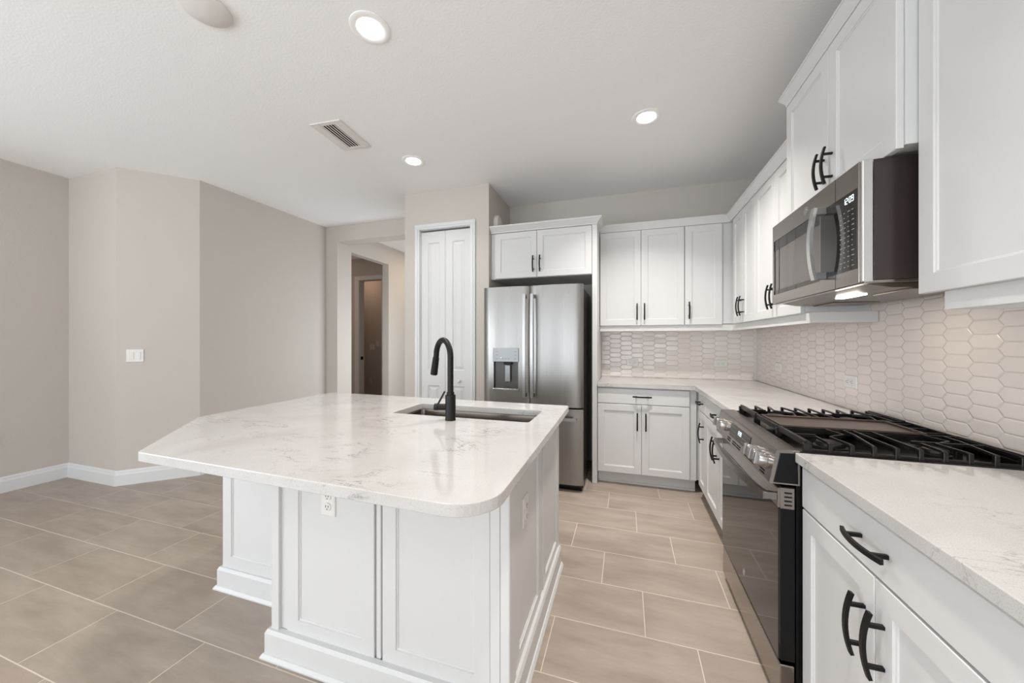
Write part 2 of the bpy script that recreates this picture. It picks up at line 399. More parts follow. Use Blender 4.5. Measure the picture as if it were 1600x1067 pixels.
# ------------------------------------------------------------------ small wall and ceiling fittings
def outlet(name, label, loc, rz, vertical=True, group=None, w=0.07, h=0.115, cat='outlet'):
    """duplex outlet, plate in local xz facing -y"""
    t = thing(name, label, cat, loc, rz, group)
    W, H = (w, h) if vertical else (h, w)
    obj('plate', nest(BM(), -W/2, -H/2, W/2, H/2, [(0, 0), (0, -0.003), (0.003, -0.006)]), M['plate'], t)
    for s in (-1, 1):
        cx, cz = (0, s*0.0205) if vertical else (s*0.0205, 0)
        bm = BM(); lathe(bm, [(0.0165, 0), (0.0165, 0.0085), (0.0155, 0.0095), (0, 0.0095)], (cx, 0, cz), (0, -1, 0), 20)
        rc = obj('socket', bm, M['plate'], t, smooth=True)
        bm = BM()
        for dx, hh in ((-0.006, 0.009), (0.006, 0.0075)):
            if vertical: box(bm, cx+dx-0.0012, -0.0105, cz-hh/2+0.003, cx+dx+0.0012, -0.009, cz+hh/2+0.003)
            else: box(bm, cx-hh/2+0.003, -0.0105, cz+dx-0.0012, cx+hh/2+0.003, -0.009, cz+dx+0.0012)
        if vertical: lathe(bm, [(0.0022, 0.009), (0.0022, 0.0105), (0, 0.0105)], (cx, 0, cz-0.008), (0, -1, 0), 8)
        else: lathe(bm, [(0.0022, 0.009), (0.0022, 0.0105), (0, 0.0105)], (cx-0.008, 0, cz), (0, -1, 0), 8)
        obj('slots', bm, M['slot'], rc)
    return t
def rocker(name, label, loc, rz, gangs=2, s=1.0):
    t = thing(name, label, 'light switch', loc, rz)
    W = 0.046*gangs+0.026
    obj('plate', nest(BM(), -W/2, -0.058, W/2, 0.058, [(0, 0), (0, -0.004), (0.004, -0.007)]), M['plate'], t)
    for k in range(gangs):
        cx = (k-(gangs-1)/2)*0.046
        r = obj('rocker', nest(BM(), cx-0.0165, -0.033, cx+0.0165, 0.033, [(0, -0.006), (0, -0.0085), (0.002, -0.0105)]), M['plate'], t)
    return t
ang = math.atan2(D[1]-B[1], D[0]-B[0])
dv = Vector((cos(ang), sin(ang))); pt = Vector(B) + dv*0.125
rocker('light_switch', 'white two-rocker light switch on the angled wall left of the island', (pt.x+0.001*sin(ang), pt.y-0.001*cos(ang), 1.158), ang)
outlet('wall_outlet', 'white outlet low on the left wall at the photo edge', (-5.058, 1.545, 0.452), radians(90))
outlet('wall_outlet', 'horizontal outlet in the back tiling, nearer the refrigerator', (0.066, YB-0.011, 1.068), 0, False)
outlet('wall_outlet', 'horizontal outlet in the back tiling, nearer the corner', (0.880, YB-0.011, 1.070), 0, False)
outlet('wall_outlet', 'outlet in the right tiling, nearer the back corner', (XW-0.011, 3.415, 1.079), radians(-90), False)
outlet('wall_outlet', 'outlet in the right tiling just beyond the gas range', (XW-0.011, 2.440, 1.068), radians(-90), False)
rocker('light_switch', 'light switch on the dim far wall seen through the inner doorway', (-5.327, 6.599, 1.147), 0)
rocker('light_switch', 'narrow switch beside the wider one on the dim far wall', (-5.183, 6.599, 1.215), 0, 1)
outlet('wall_outlet', 'low outlet on the dim far wall seen through the doorway', (-5.377, 6.599, 0.398), 0)

# round detector on the pantry side wall above the refrigerator cabinet
bm = lathe(BM(), [(0.088, 0), (0.088, 0.028), (0.080, 0.040), (0.05, 0.047), (0, 0.048)], (0, 0, 0), (1, 0, 0), 40)
o = obj('round_detector', bm, M['plate'], smooth=True); o.location = (-1.279, 3.50, 2.50)
tag(o, 'round white detector on the pantry side wall above the refrigerator cabinet', 'detector')

def downlight(label, x, y, power):
    t = thing('recessed_light', label, 'ceiling light', (x, y, CZ), 0)
    bm = lathe(BM(), [(0.096, 0.0), (0.096, -0.003), (0.089, -0.006), (0.066, -0.005), (0.060, 0.0)], seg=44)
    obj('trim_ring', bm, M['ring'], t, smooth=True)
    obj('lens', lathe(BM(), [(0.061, -0.001), (0.061, -0.0035), (0, -0.0045)], seg=36), M['lamp'], t, smooth=True)
    l = area('lamp_glow', (x, y, CZ-0.012), (0, 0, 0), 0.13, 0.13, power, WARM, 'DISK', radians(115))
downlight('largest lit recessed light, above the island toward the camera', -1.205, 1.478, 5)
downlight('lit recessed light between the range wall and the back cabinets', 0.137, 2.644, 16)
downlight('smallest lit recessed light, in front of the pantry door', -1.741, 2.684, 3)
for x, y, pw in ((0.15, 0.3, 10), (-1.4, -1.2, 5), (-3.2, -0.9, 5), (-3.2, -2.9, 6), (-0.6, -3.0, 6)):
    area('fill_behind_camera', (x, y, CZ-0.012), (0, 0, 0), 0.13, 0.13, pw, WARM, 'DISK', radians(115))  # extra ceiling lamps added out of view to light the room
area('hall_lamp', (-2.95, 5.5, CZ-0.012), (0, 0, 0), 0.14, 0.14, 7, (1.0, 0.80, 0.58), 'DISK')
area('inner_room_fill', (-5.9, 4.7, CZ-0.012), (0, 0, 0), 0.14, 0.14, 5, (1.0, 0.72, 0.52), 'DISK')  # unseen lamp added to light the dim inner room
area('inner_far_fill', (-5.4, 6.15, CZ-0.012), (0, 0, 0), 0.14, 0.14, 2.2, (1.0, 0.70, 0.52), 'DISK')  # unseen lamp added for the far wall beyond the inner door

o = obj('ceiling_disc', lathe(BM(), [(0.10, 0), (0.10, -0.010), (0.092, -0.016), (0, -0.019)], seg=44), M['plate'], smooth=True)
o.location = (-1.86, 1.155, CZ); tag(o, 'round unlit white disc on the ceiling cut by the top edge', 'ceiling cover')

t = thing('air_vent', 'white slatted air vent in the ceiling', 'air vent', (-2.04, 2.19, CZ), radians(4))
bm = BM(); W, H = 0.125, 0.18
for a, b, c, d in ((-W, -H, -0.055, H), (0.055, -H, W, H), (-0.055, -H, 0.055, -0.145), (-0.055, 0.145, 0.055, H)):
    box(bm, a, b, -0.008, c, d, 0, 0.002)
obj('frame', bm, M['plate'], t)
obj('duct_shade_sheet', box(BM(), -0.056, -0.146, -0.002, 0.056, 0.146, -0.0005), M['void'], t)  # flat near-black sheet, shade of the duct painted behind the slats
for k in range(5):
    x = -0.045+k*0.0225; bm = BM()
    prism(bm, [(x-0.005, -0.004), (x-0.005, -0.0055), (x+0.005, -0.0075), (x+0.005, -0.006)], -0.146, 0.146, 1); obj('slat', bm, M['plate'], t)

# ------------------------------------------------------------------ cabinets
def shaker(bm, x0, z0, x1, z1, y=0.0, t=0.019, rail=0.057):
    return nest(bm, x0, z0, x1, z1, [(0, y+t), (0, y+0.002), (0.002, y), (rail, y), (rail+0.0015, y+0.0045), (rail+0.006, y+0.0055), (rail+0.0075, y+0.0085)])
def slab(bm, x0, z0, x1, z1, y=0.0, t=0.019):
    return nest(bm, x0, z0, x1, z1, [(0, y+t), (0, y+0.003), (0.003, y)])
def pull(parent, x, z, y=0.0, vertical=True, L=0.155, cc=0.096, out=0.036):
    bm = BM(); n = 12; pts = []
    for i in range(n+1):
        s = -1+2*i/n; d = y-out-0.004+0.013*s*s; a = s*L/2
        pts.append((x, d, z+a) if vertical else (x+a, d, z))
    ribbon(bm, pts, (1, 0, 0) if vertical else (0, 0, 1), 0.0060, 0.0040)
    for s in (-1, 1):
        a = s*cc/2
        cx, cz = (x, z+a) if vertical else (x+a, z)
        if vertical: box(bm, cx-0.0050, y-out+0.001, cz-0.0045, cx+0.0050, y, cz+0.0045, 0.0008)
        else: box(bm, cx-0.0045, y-out+0.001, cz-0.0050, cx+0.0045, y, cz+0.0050, 0.0008)
    return obj('handle', bm, M['black'], parent)
G = 0.0019
def add_door(t, x0, z0, x1, z1, hx, hz):
    d = obj('door', shaker(BM(), x0+G, z0, x1-G, z1), M['cab'], t)
    if hx is not None: pull(d, hx, hz)
    return d
def base_unit(label, loc, rz, w, depth, doors, drawer=True, x_ext=0.0, filler=0.0, lfill=0.0, group=None):
    """local x along the front, y into the wall"""
    t = thing('base_cabinet', label, 'cabinet', loc, rz, group)
    bm = BM(); box(bm, -lfill, 0.020, 0.112, w+filler, 0.04, 0.880); box(bm, 0, 0.04, 0.112, w+x_ext, depth, 0.880)
    obj('carcass', bm, M['cab'], t)
    bm = BM(); box(bm, -lfill*0.0, 0.085, 0, w+filler, 0.10, 0.112); box(bm, 0, 0.072, 0, w+filler, 0.085, 0.018, 0.003)
    obj('toe_kick', bm, M['cab'], t)
    if drawer:
        d = obj('drawer', slab(BM(), G, 0.734, w-G, 0.868), M['cab'], t); pull(d, w/2, 0.803, vertical=False)
    for (a, b, hx) in doors: add_door(t, a, 0.118, b, 0.728, hx, 0.585)
    return t
R90 = radians(-90)
BD = 3.95-3.332-0.004
base_unit('white base cabinet with one drawer and two doors against the back wall', (-0.243, 3.332, 0), 0, 0.760, BD,
          [(0, 0.375, 0.340), (0.375, 0.760, 0.410)], x_ext=XW-0.003+0.243-0.760, filler=0.052)
base_unit('narrow white base cabinet with one door in the back right corner', (0.570, 3.262, 0), R90, 0.262, XW-0.57-0.004,
          [(0, 0.262, 0.205)], lfill=0.05)
base_unit('white two-door base cabinet on the far side of the gas range', (0.570, 3.0, 0), R90, 0.775, XW-0.57-0.004,
          [(0, 0.385, 0.352), (0.385, 0.775, 0.418)])
base_unit('nearest white base cabinet with a wide drawer, right of the gas range', (0.568, 1.452, 0), R90, 0.740, XW-0.568-0.004,
          [(0.003, 0.372, 0.335), (0.372, 0.740, 0.405)])

def upper_unit(name, label, loc, rz, w, depth, z0, z1, doors, handle_z, lfill=0.0, rfill=0.0, group=None):
    t = thing(name, label, 'cabinet', loc, rz, group)
    obj('carcass', box(BM(), -lfill, 0.020, z0+0.008, w+rfill, depth, z1), M['cab'], t)
    for a, b, hx in doors: add_door(t, a, z0, b, z1-0.002, hx, handle_z)
    return t
UY = 3.63; UX = 0.89; UZ0, UZ1 = 1.440, 2.350
upper_unit('wall_cabinet', 'white two-door wall cabinet on the back wall beside the refrigerator', (-0.241, UY, 0), 0, 0.759, YB-UY-0.003, UZ0, UZ1,
           [(0, 0.381, 0.345), (0.381, 0.759, 0.411)], 1.570)
upper_unit('wall_cabinet', 'single-door white wall cabinet on the back wall at the corner', (0.520, UY, 0), 0, 0.308, YB-UY-0.003, UZ0, UZ1,
           [(0, 0.308, 0.034)], 1.570, rfill=XW-0.828-0.003)
upper_unit('wall_cabinet', 'two-door white wall cabinet on the right wall in the corner', (UX, 3.555, 0), R90, 0.555, XW-UX-0.003, UZ0, UZ1,
           [(0, 0.272, 0.240), (0.272, 0.555, 0.304)], 1.570, lfill=0.06)
upper_unit('wall_cabinet', 'two-door white wall cabinet on the far side of the microwave', (UX, 3.0, 0), R90, 0.712, XW-UX-0.003, UZ0, UZ1,
           [(0, 0.362, 0.330), (0.362, 0.712, 0.394)], 1.570)
upper_unit('wall_cabinet', 'deeper white two-door cabinet directly above the microwave', (0.8235, 2.282, 0), R90, 0.826, XW-0.8235-0.003, 1.908, 2.545,
           [(0.0, 0.418, 0.385), (0.418, 0.822, 0.450)], 2.030)
upper_unit('wall_cabinet', 'nearest white wall cabinet, cut by the right photo edge', (0.872, 1.454, 0), R90, 0.62, XW-0.872-0.003, UZ0, 2.545,
           [(0, 0.62, None)], 1.57)
# refrigerator surround
t = thing('refrigerator_cabinet', 'white two-door cabinet above the refrigerator with a floor-length side panel', 'cabinet', (-1.276, 3.325, 0))
obj('carcass', box(BM(), 0, 0.02, 1.900, 0.985, YB-3.325-0.003, 2.350), M['cab'], t)
obj('side_panel', box(BM(), 0.986, 0.0, 0.0, 1.030, YB-3.325-0.003, 2.350, 0.002), M['cab'], t)
add_door(t, 0.045, 1.903, 0.470, 2.345, 0.437, 2.025); add_door(t, 0.470, 1.903, 0.984, 2.345, 0.503, 2.025)

def molding(name, pts, prof, label, cat):
    """open path, profile [(out, z)], out = to the right of travel"""
    bm = BM(); rings = []; n = len(pts)
    for i, p in enumerate(pts):
        p = Vector(p); ds = []
        if i > 0: ds.append((p - Vector(pts[i-1])).normalized())
        if i < n-1: ds.append((Vector(pts[i+1]) - p).normalized())
        ns = [Vector((d.y, -d.x)) for d in ds]; m = sum(ns, Vector((0, 0))).normalized(); k = 1/max(0.3, m.dot(ns[0]))
        rings.append([bm.verts.new((p.x+m.x*a*k, p.y+m.y*a*k, z)) for a, z in prof])
    m_ = len(prof)
    for a, b in zip(rings, rings[1:]):
        for j in range(m_): bm.faces.new((a[j], a[(j+1)%m_], b[(j+1)%m_], b[j]))
    bm.faces.new(rings[0]); bm.faces.new(rings[-1][::-1])
    return tag(obj(name, bm, M['cab']), label, cat)
def crown_prof(z0, h, fl): return [(-0.012, z0), (0.003, z0), (0.003, z0+0.010), (fl*0.35, z0+h*0.38), (fl*0.92, z0+h*0.80), (fl, z0+h*0.80), (fl, z0+h), (-0.012, z0+h)]
molding('crown_molding', [(-0.244, 3.632), (0.888, 3.632), (0.888, 2.284)], crown_prof(2.351, 0.064, 0.036),
        'white crown molding turning the corner above the lower wall cabinets', 'molding')
molding('crown_molding', [(-1.274, 3.327), (-0.248, 3.327), (-0.248, 3.585)], crown_prof(2.351, 0.062, 0.045),
        'white crown molding on top of the refrigerator cabinet', 'molding')
molding('crown_molding', [(XW-0.005, 2.280), (0.8255, 2.280), (0.8255, 1.454), (0.874, 1.454), (0.874, 0.834)], crown_prof(2.546, 0.062, 0.030),
        'tallest white crown molding, above the microwave cabinet', 'molding')
rail_prof = [(-0.018, 1.386), (0, 1.386), (0, 1.439), (-0.018, 1.439)]
molding('light_rail', [(-0.240, 3.652), (0.912, 3.652), (0.912, 2.215), (XW-0.013, 2.215)], rail_prof, 'white light rail under the back and far right wall cabinets', 'light rail')
molding('light_rail', [(XW-0.013, 1.385), (0.892, 1.385), (0.892, 0.84)], rail_prof, 'white light rail under the nearest wall cabinet', 'light rail')

# backsplash
tag(obj('tile_backsplash', box(BM(), -0.243, YB-0.010, 0.9155, XW-0.010, YB-0.0005, 1.4455), M['tile_x']), 'glossy picket tile backsplash on the back wall', 'backsplash')
tag(obj('tile_backsplash', box(BM(), XW-0.010, 0.69, 0.9155, XW-0.0005, YB-0.0005, 1.50), M['tile_y']), 'glossy picket tile backsplash on the right wall behind the range', 'backsplash')

# countertops
CT0, CT1 = 0.8815, 0.914
bm = prism(BM(), [(-0.243, 3.310), (0.553, 3.310), (0.553, 2.222), (XW-0.001, 2.222), (XW-0.001, YB-0.001), (-0.243, YB-0.001)], CT0, CT1, bev=0.002, seg=2)
tag(obj('countertop', bm, M['quartz']), 'L-shaped pale quartz countertop in the back right corner', 'countertop')
bm = box(BM(), 0.550, 0.69, CT0, XW-0.001, 1.454, CT1, 0.002, 2)
tag(obj('countertop', bm, M['quartz']), 'pale quartz countertop on the near side of the range', 'countertop')

# ------------------------------------------------------------------ island
def arc_corner(p, a, b, r, n=8):
    """round the corner p between directions to a and b"""
    p, a, b = Vector(p), Vector(a), Vector(b); u = (a-p).normalized(); v = (b-p).normalized()
    th = u.angle(v); d = r/math.tan(th/2); c = p+(u+v).normalized()*(r/sin(th/2)); s, e = p+u*d, p+v*d
    a0 = math.atan2(s.y-c.y, s.x-c.x); a1 = math.atan2(e.y-c.y, e.x-c.x); dd = (a1-a0+pi) % (2*pi)-pi
    return [(c.x+r*cos(a0+dd*i/n), c.y+r*sin(a0+dd*i/n)) for i in range(n+1)]
corners = [((-0.293, 0.748), 0.115), ((-0.315, 2.098), 0.02), ((-2.062, 2.115), 0.05), ((-2.035, 1.235), 0.06), ((-1.595, 0.782), 0.03)]
pts = []
for i, (p, r) in enumerate(corners): pts += arc_corner(p, corners[i-1][0], corners[(i+1) % len(corners)][0], r, 10 if r > 0.1 else 6)
sx0, sx1, sy0, sy1 = -1.178, -0.430, 1.612, 1.908
hole = []
hc = [(sx0, sy0), (sx1, sy0), (sx1, sy1), (sx0, sy1)]
for i, p in enumerate(hc): hole += arc_corner(p, hc[i-1], hc[(i+1) % 4], 0.02, 5)
bm = BM()
def ring_slab(bm, outer, inner, z0, z1, bev):
    top_o = [bm.verts.new((*p, z1)) for p in outer]; top_i = [bm.verts.new((*p, z1)) for p in inner]
    eo = [bm.edges.new((top_o[i], top_o[(i+1) % len(outer)])) for i in range(len(outer))]
    ei = [bm.edges.new((top_i[i], top_i[(i+1) % len(inner)])) for i in range(len(inner))]
    r = bmesh.ops.triangle_fill(bm, use_beauty=True, use_dissolve=False, edges=eo+ei)
    faces = [g for g in r['geom'] if isinstance(g, bmesh.types.BMFace)]
    ex = bmesh.ops.extrude_face_region(bm, geom=faces)
    vs = [g for g in ex['geom'] if isinstance(g, bmesh.types.BMVert)]
    bmesh.ops.translate(bm, vec=(0, 0, z0-z1), verts=vs)
ring_slab(bm, pts, hole, CT0, CT1, 0)
bmesh.ops.recalc_face_normals(bm, faces=bm.faces[:])
es = [e for e in bm.edges if len(e.link_faces) == 2 and e.calc_face_angle(0) > radians(70) and abs(e.verts[0].co.z-e.verts[1].co.z) < 1e-5]
bmesh.ops.bevel(bm, geom=es, offset=0.0025, segments=2, affect='EDGES', profile=0.5)
tag(obj('island_countertop', bm, M['quartz']), 'large pale quartz island top with a clipped left corner', 'countertop')

# sink
bm = BM()
def ringv(x0, y0, x1, y1, r, z):
    c = [(x0, y0), (x1, y0), (x1, y1), (x0, y1)]; out = []
    for i, p in enumerate(c): out += arc_corner(p, c[i-1], c[(i+1) % 4], r, 5)
    return [bm.verts.new((*p, z)) for p in out]
e = 0.004
rg = [ringv(sx0-0.02, sy0-0.02, sx1+0.02, sy1+0.02, 0.03, 0.8795), ringv(sx0-e, sy0-e, sx1+e, sy1+e, 0.022, 0.8795), ringv(sx0-e+0.004, sy0-e+0.004, sx1+e-0.004, sy1+e-0.004, 0.022, 0.868),
      ringv(sx0+0.002, sy0+0.002, sx1-0.002, sy1-0.002, 0.03, 0.695), ringv(sx0+0.02, sy0+0.02, sx1-0.02, sy1-0.02, 0.03, 0.677)]
for a, b in zip(rg, rg[1:]):
    for i in range(len(a)): bm.faces.new((a[i], a[(i+1) % len(a)], b[(i+1) % len(a)], b[i]))
bm.faces.new(rg[-1])
t = thing('kitchen_sink', 'undermount stainless steel sink set in the island top', 'sink', (0, 0, 0))
obj('basin', bm, M['sink'], t, smooth=True)
obj('drain', lathe(BM(), [(0.045, 0.0), (0.045, 0.003), (0.036, 0.002), (0, -0.0)], ((sx0+sx1)/2, (sy0+sy1)/2+0.05, 0.678), seg=28), M['silver'], t, smooth=True)

# faucet
t = thing('kitchen_faucet', 'matte black gooseneck pull-down faucet on the island', 'faucet', (-0.800, 1.548, CT1))
obj('base', lathe(BM(), [(0.0, 0), (0.0255, 0), (0.0255, 0.004), (0.0245, 0.006), (0.0245, 0.118), (0.0235, 0.121), (0.018, 0.121), (0.018, 0.134), (0.0145, 0.136), (0, 0.136)], seg=32), M['black'], t, smooth=True)
dirv = Vector((-0.80, 0.60, 0)); bm = BM(); R_ = 0.083; zc = 0.300; path = [(0, 0, 0.13), (0, 0, 0.20), (0, 0, zc)]
for i in range(1, 17):
    a = pi*0.985*i/16; q = dirv*(R_*(1-cos(a))); path.append((q.x, q.y, zc+R_*sin(a)))
tip = Vector(path[-1]); tdir = (tip-Vector(path[-2])).normalized(); tdir = (tdir+dirv*0.16).normalized()
path.append(tuple(tip+tdir*0.012))
obj('spout', tube(bm, path, 0.0142, 18), M['black'], t, smooth=True)
p0 = tip+tdir*0.012
bm = lathe(BM(), [(0.0, 0), (0.0162, 0), (0.0165, 0.004), (0.0172, 0.03), (0.0185, 0.085), (0.018, 0.092), (0.013, 0.094), (0, 0.094)], p0, tdir, 28)
obj('spray_head', bm, M['black'], t, smooth=True)
hd = Vector((-0.93, -0.20, 0)).normalized(); bm = BM()
tube(bm, [tuple(hd*0.018+Vector((0, 0, 0.062))), tuple(hd*0.058+Vector((0, 0, 0.062)))], 0.0155, 20)
tube(bm, [tuple(hd*0.060+Vector((0, 0, 0.062))), tuple(hd*0.078+Vector((0, 0, 0.062)))], 0.0168, 20)
b0 = hd*0.062+Vector((0, 0, 0.074)); b1 = hd*0.028+Vector((0, 0, 0.136))
ribbon(bm, [b0, (b0+b1)/2, b1], (hd.y, -hd.x, 0), 0.0065, 0.0035)
obj('lever_handle', bm, M['black'], t, smooth=True)

# island base
t = thing('island_cabinet', 'white paneled kitchen island base under the quartz top', 'kitchen island', (0, 0, 0))
fx, fy, ly = -0.372, 1.118, 1.335     # right face, front face, set-back left front
bm = BM()
box(bm, -1.37, fy+0.016, 0, fx-0.016, 1.55, 0.880); box(bm, -1.37, 1.55, 0, fx-0.016, 2.055, 0.66)
box(bm, -2.020, ly+0.016, 0, -1.372, 2.055, 0.880); box(bm, -1.37, 1.94, 0.66, fx-0.016, 2.055, 0.88)
box(bm, -1.37, 1.55, 0.66, -1.25, 1.94, 0.88); box(bm, fx-0.036, 1.55, 0.66, fx-0.016, 1.94, 0.88)
obj('carcass', bm, M['cab'], t)
def mv(bm, M4): bmesh.ops.transform(bm, matrix=M4, verts=bm.verts[:]); return bm
def ipanel(x0, x1, y, rail=0.058): return shaker(BM(), x0, 0.106, x1, 0.880, y, 0.016, rail)
obj('panel', ipanel(-1.318, -0.894, fy), M['cab'], t); obj('panel', ipanel(-0.858, -0.432, fy), M['cab'], t)
obj('panel', ipanel(-2.018, -1.40, ly, 0.062), M['cab'], t)
def side_panel(y0, y1):
    bm = shaker(BM(), y0, 0.106, y1, 0.880, 0, 0.016, 0.05)
    return mv(bm, Matrix(((0, -1, 0, fx), (1, 0, 0, 0), (0, 0, 1, 0), (0, 0, 0, 1))))
obj('panel', side_panel(1.215, 1.615), M['cab'], t); obj('panel', side_panel(1.665, 2.052), M['cab'], t)
for q in ((-1.392, fy-0.010, 0, -1.352, 1.36, 0.880, 0.002), (-1.352, fy+0.004, 0.112, -1.318, fy+0.016, 0.88, 0), (-0.886, fy+0.002, 0.112, -0.866, fy+0.02, 0.88, 0.002),
          (-0.430, fy-0.004, 0, -0.395, fy+0.02, 0.880, 0.002), (-0.393, fy-0.008, 0, fx+0.012, fy+0.02, 0.880, 0.003), (fx-0.016, fy+0.022, 0, fx+0.010, 1.150, 0.880, 0.002),
          (fx-0.016, 1.152, 0, fx+0.006, 1.205, 0.880, 0.002), (fx-0.016, 1.622, 0.112, fx-0.004, 1.658, 0.880, 0.002), (fx-0.016, 2.035, 0, fx+0.004, 2.058, 0.88, 0.002)):
    obj('corner_trim', box(BM(), *q), M['cab'], t)
def island_base(pts, parent):
    bm = BM(); prof = [(-0.013, 0), (0.028, 0), (0.028, 0.006), (0.020, 0.018), (0.015, 0.019), (0.015, 0.098), (0.008, 0.112), (-0.013, 0.112)]
    rings = []; n = len(pts)
    for i, p in enumerate(pts):
        p = Vector(p); ds = []
        if i > 0: ds.append((p - Vector(pts[i-1])).normalized())
        if i < n-1: ds.append((Vector(pts[i+1]) - p).normalized())
        ns = [Vector((d.y, -d.x)) for d in ds]; m = sum(ns, Vector((0, 0))).normalized(); k = 1/max(0.3, m.dot(ns[0]))
        rings.append([bm.verts.new((p.x+m.x*a*k, p.y+m.y*a*k, z)) for a, z in prof])
    m_ = len(prof)
    for a, b in zip(rings, rings[1:]):
        for j in range(m_): bm.faces.new((a[j], a[(j+1)%m_], b[(j+1)%m_], b[j]))
    bm.faces.new(rings[0]); bm.faces.new(rings[-1][::-1])
    return obj('baseboard', bm, M['cab'], parent)
island_base([(-2.02, 2.055), (-2.02, ly-0.001), (-1.392, ly-0.001)], t)
island_base([(-1.394, 1.33), (-1.394, fy-0.011), (fx+0.003, fy-0.011), (fx+0.003, 2.06)], t)
outlet('island_outlet', 'white outlet on the island front under the overhang', (-1.113, fy+0.0085, 0.664), 0)
outlet('island_outlet', 'white outlet on the right side panel of the island', (fx-0.0085, 1.365, 0.625), radians(90))

# ------------------------------------------------------------------ badges and digits
def badge(parent, x, z, y, r, disc=None, m=None):
    bm = BM(); m = m or M['silver']
    lathe(bm, [(r*0.86, 0.0), (r*0.86, 0.0016), (r, 0.0016), (r, 0)], (x, y, z), (0, -1, 0), 32)
    if disc: obj('badge_disc', lathe(BM(), [(r*0.9, 0), (r*0.9, 0.0009), (0, 0.0009)], (x, y, z), (0, -1, 0), 28), disc, parent)
    def curl(pts): tube(bm, [(x+a*r, y-0.0012, z+b*r) for a, b in pts], r*0.055, 6)
    curl([(-0.1+0.38*cos(a)*k, 0.12+0.42*sin(a)*k) for a, k in ((0.6, 1), (1.4, 1), (2.3, 1), (3.2, 1), (4.2, 1.05), (5.2, 1.0), (6.0, 0.8), (6.9, 0.45))])
    curl([(0.18+0.34*cos(a)*k, -0.05+0.42*sin(a)*k) for a, k in ((5.6, 1), (4.7, 1.1), (3.8, 1), (3.0, 0.7), (2.2, 0.9), (1.3, 1), (0.5, 0.9))])
    curl([(-0.62, -0.35), (-0.3, -0.5), (0.1, -0.42), (0.5, -0.5), (0.66, -0.3)])
    return obj('badge', bm, m, parent)
SEG = {'0': 'abcdef', '1': 'bc', '2': 'abged', '9': 'abcdfg'}
def digits(bm, text, x, z, h, y):
    wdt = h*0.5; s = h*0.07; cx = x
    for ch in text:
        if ch == ':':
            box(bm, cx, y-0.0006, z+h*0.28, cx+s*1.6, y, z+h*0.28+s*1.6); box(bm, cx, y-0.0006, z+h*0.62, cx+s*1.6, y, z+h*0.62+s*1.6); cx += s*4; continue
        for k in SEG[ch]:
            q = {'a': (0, h-s, wdt, h+s), 'g': (0, h/2-s, wdt, h/2+s), 'd': (0, -s, wdt, s), 'f': (-s, h/2, s, h), 'e': (-s, 0, s, h/2), 'b': (wdt-s, h/2, wdt+s, h), 'c': (wdt-s, 0, wdt+s, h/2)}[k]
            box(bm, cx+q[0], y-0.0006, z+q[1], cx+q[2], y, z+q[3])
        cx += wdt+h*0.25
    return bm

# ------------------------------------------------------------------ refrigerator
t = thing('refrigerator', 'stainless steel French door refrigerator', 'refrigerator', (-1.247, 3.05, 0))
FW = 0.906; Zs = 0.715; mid = 0.438
obj('body', box(BM(), 0.006, 0.062, 0.03, FW-0.006, 0.76, 1.752, 0.004), M['mwside'], t)
def bulge_door(x0, x1, z0, z1, b=0.019, holes=None, n=14):
    """front surface curved in plan; holes = (hx0,hx1,hz0,hz1)"""
    bm = BM(); cx = (x0+x1)/2; hw = (x1-x0)/2
    xs = [x0+(x1-x0)*i/n for i in range(n+1)]; zs = [z0, z1]
    if holes:
        xs = sorted(set([x for x in xs if abs(x-holes[0]) > 0.012 and abs(x-holes[1]) > 0.012] + [holes[0], holes[1]])); zs = [z0, holes[2], holes[3], z1]
    def yf(x):
        s = (x-cx)/hw; return b*s*s + (0.010 if abs(s) > 0.999 else 0) 
    g = [[bm.verts.new((x, yf(x), z)) for x in xs] for z in zs]
    bk = [[bm.verts.new((x, 0.058, z)) for x in xs] for z in (z0, z1)]
    for i in range(len(zs)-1):
        for j in range(len(xs)-1):
            if holes and i == 1 and xs[j] >= holes[0]-1e-6 and xs[j+1] <= holes[1]+1e-6: continue
            bm.faces.new((g[i][j], g[i][j+1], g[i+1][j+1], g[i+1][j]))
    for j in range(len(xs)-1):
        bm.faces.new((g[-1][j], g[-1][j+1], bk[1][j+1], bk[1][j])); bm.faces.new((g[0][j+1], g[0][j], bk[0][j], bk[0][j+1])); bm.faces.new((bk[0][j], bk[1][j], bk[1][j+1], bk[0][j+1]))
    for s in (0, -1):
        col = [g[i][s] for i in range(len(zs))]; bm.faces.new(col + [bk[1][s], bk[0][s]])
    if holes:
        jj = [j for j, x in enumerate(xs) if holes[0]-1e-6 <= x <= holes[1]+1e-6]
        d = 0.052; br = [[bm.verts.new((xs[j], d, z)) for j in jj] for z in (holes[2], holes[3])]
        fr = [[g[1][j] for j in jj], [g[2][j] for j in jj]]
        for k in range(len(jj)-1):
            bm.faces.new((fr[0][k], fr[0][k+1], br[0][k+1], br[0][k])); bm.faces.new((fr[1][k+1], fr[1][k], br[1][k], br[1][k+1])); bm.faces.new((br[0][k], br[0][k+1], br[1][k+1], br[1][k]))
        for s in (0, -1): bm.faces.new((fr[0][s], fr[1][s], br[1][s], br[0][s]))
    return bm
hx0, hx1 = 0.098, 0.342
dl = obj('left_door', bulge_door(0.002, mid-0.003, Zs+0.008, 1.778, holes=(hx0+0.006, hx1-0.006, 0.862, 1.105)), M['steel'], t, smooth=True)
drr = obj('right_door', bulge_door(mid+0.003, FW-0.002, Zs+0.008, 1.778), M['steel'], t, smooth=True)
fz = obj('freezer_drawer', bulge_door(0.002, FW-0.002, 0.065, Zs-0.006, b=0.012), M['steel'], t, smooth=True)
obj('seam', box(BM(), 0.004, 0.045, Zs-0.02, FW-0.004, 0.063, Zs+0.02), M['void'], t)
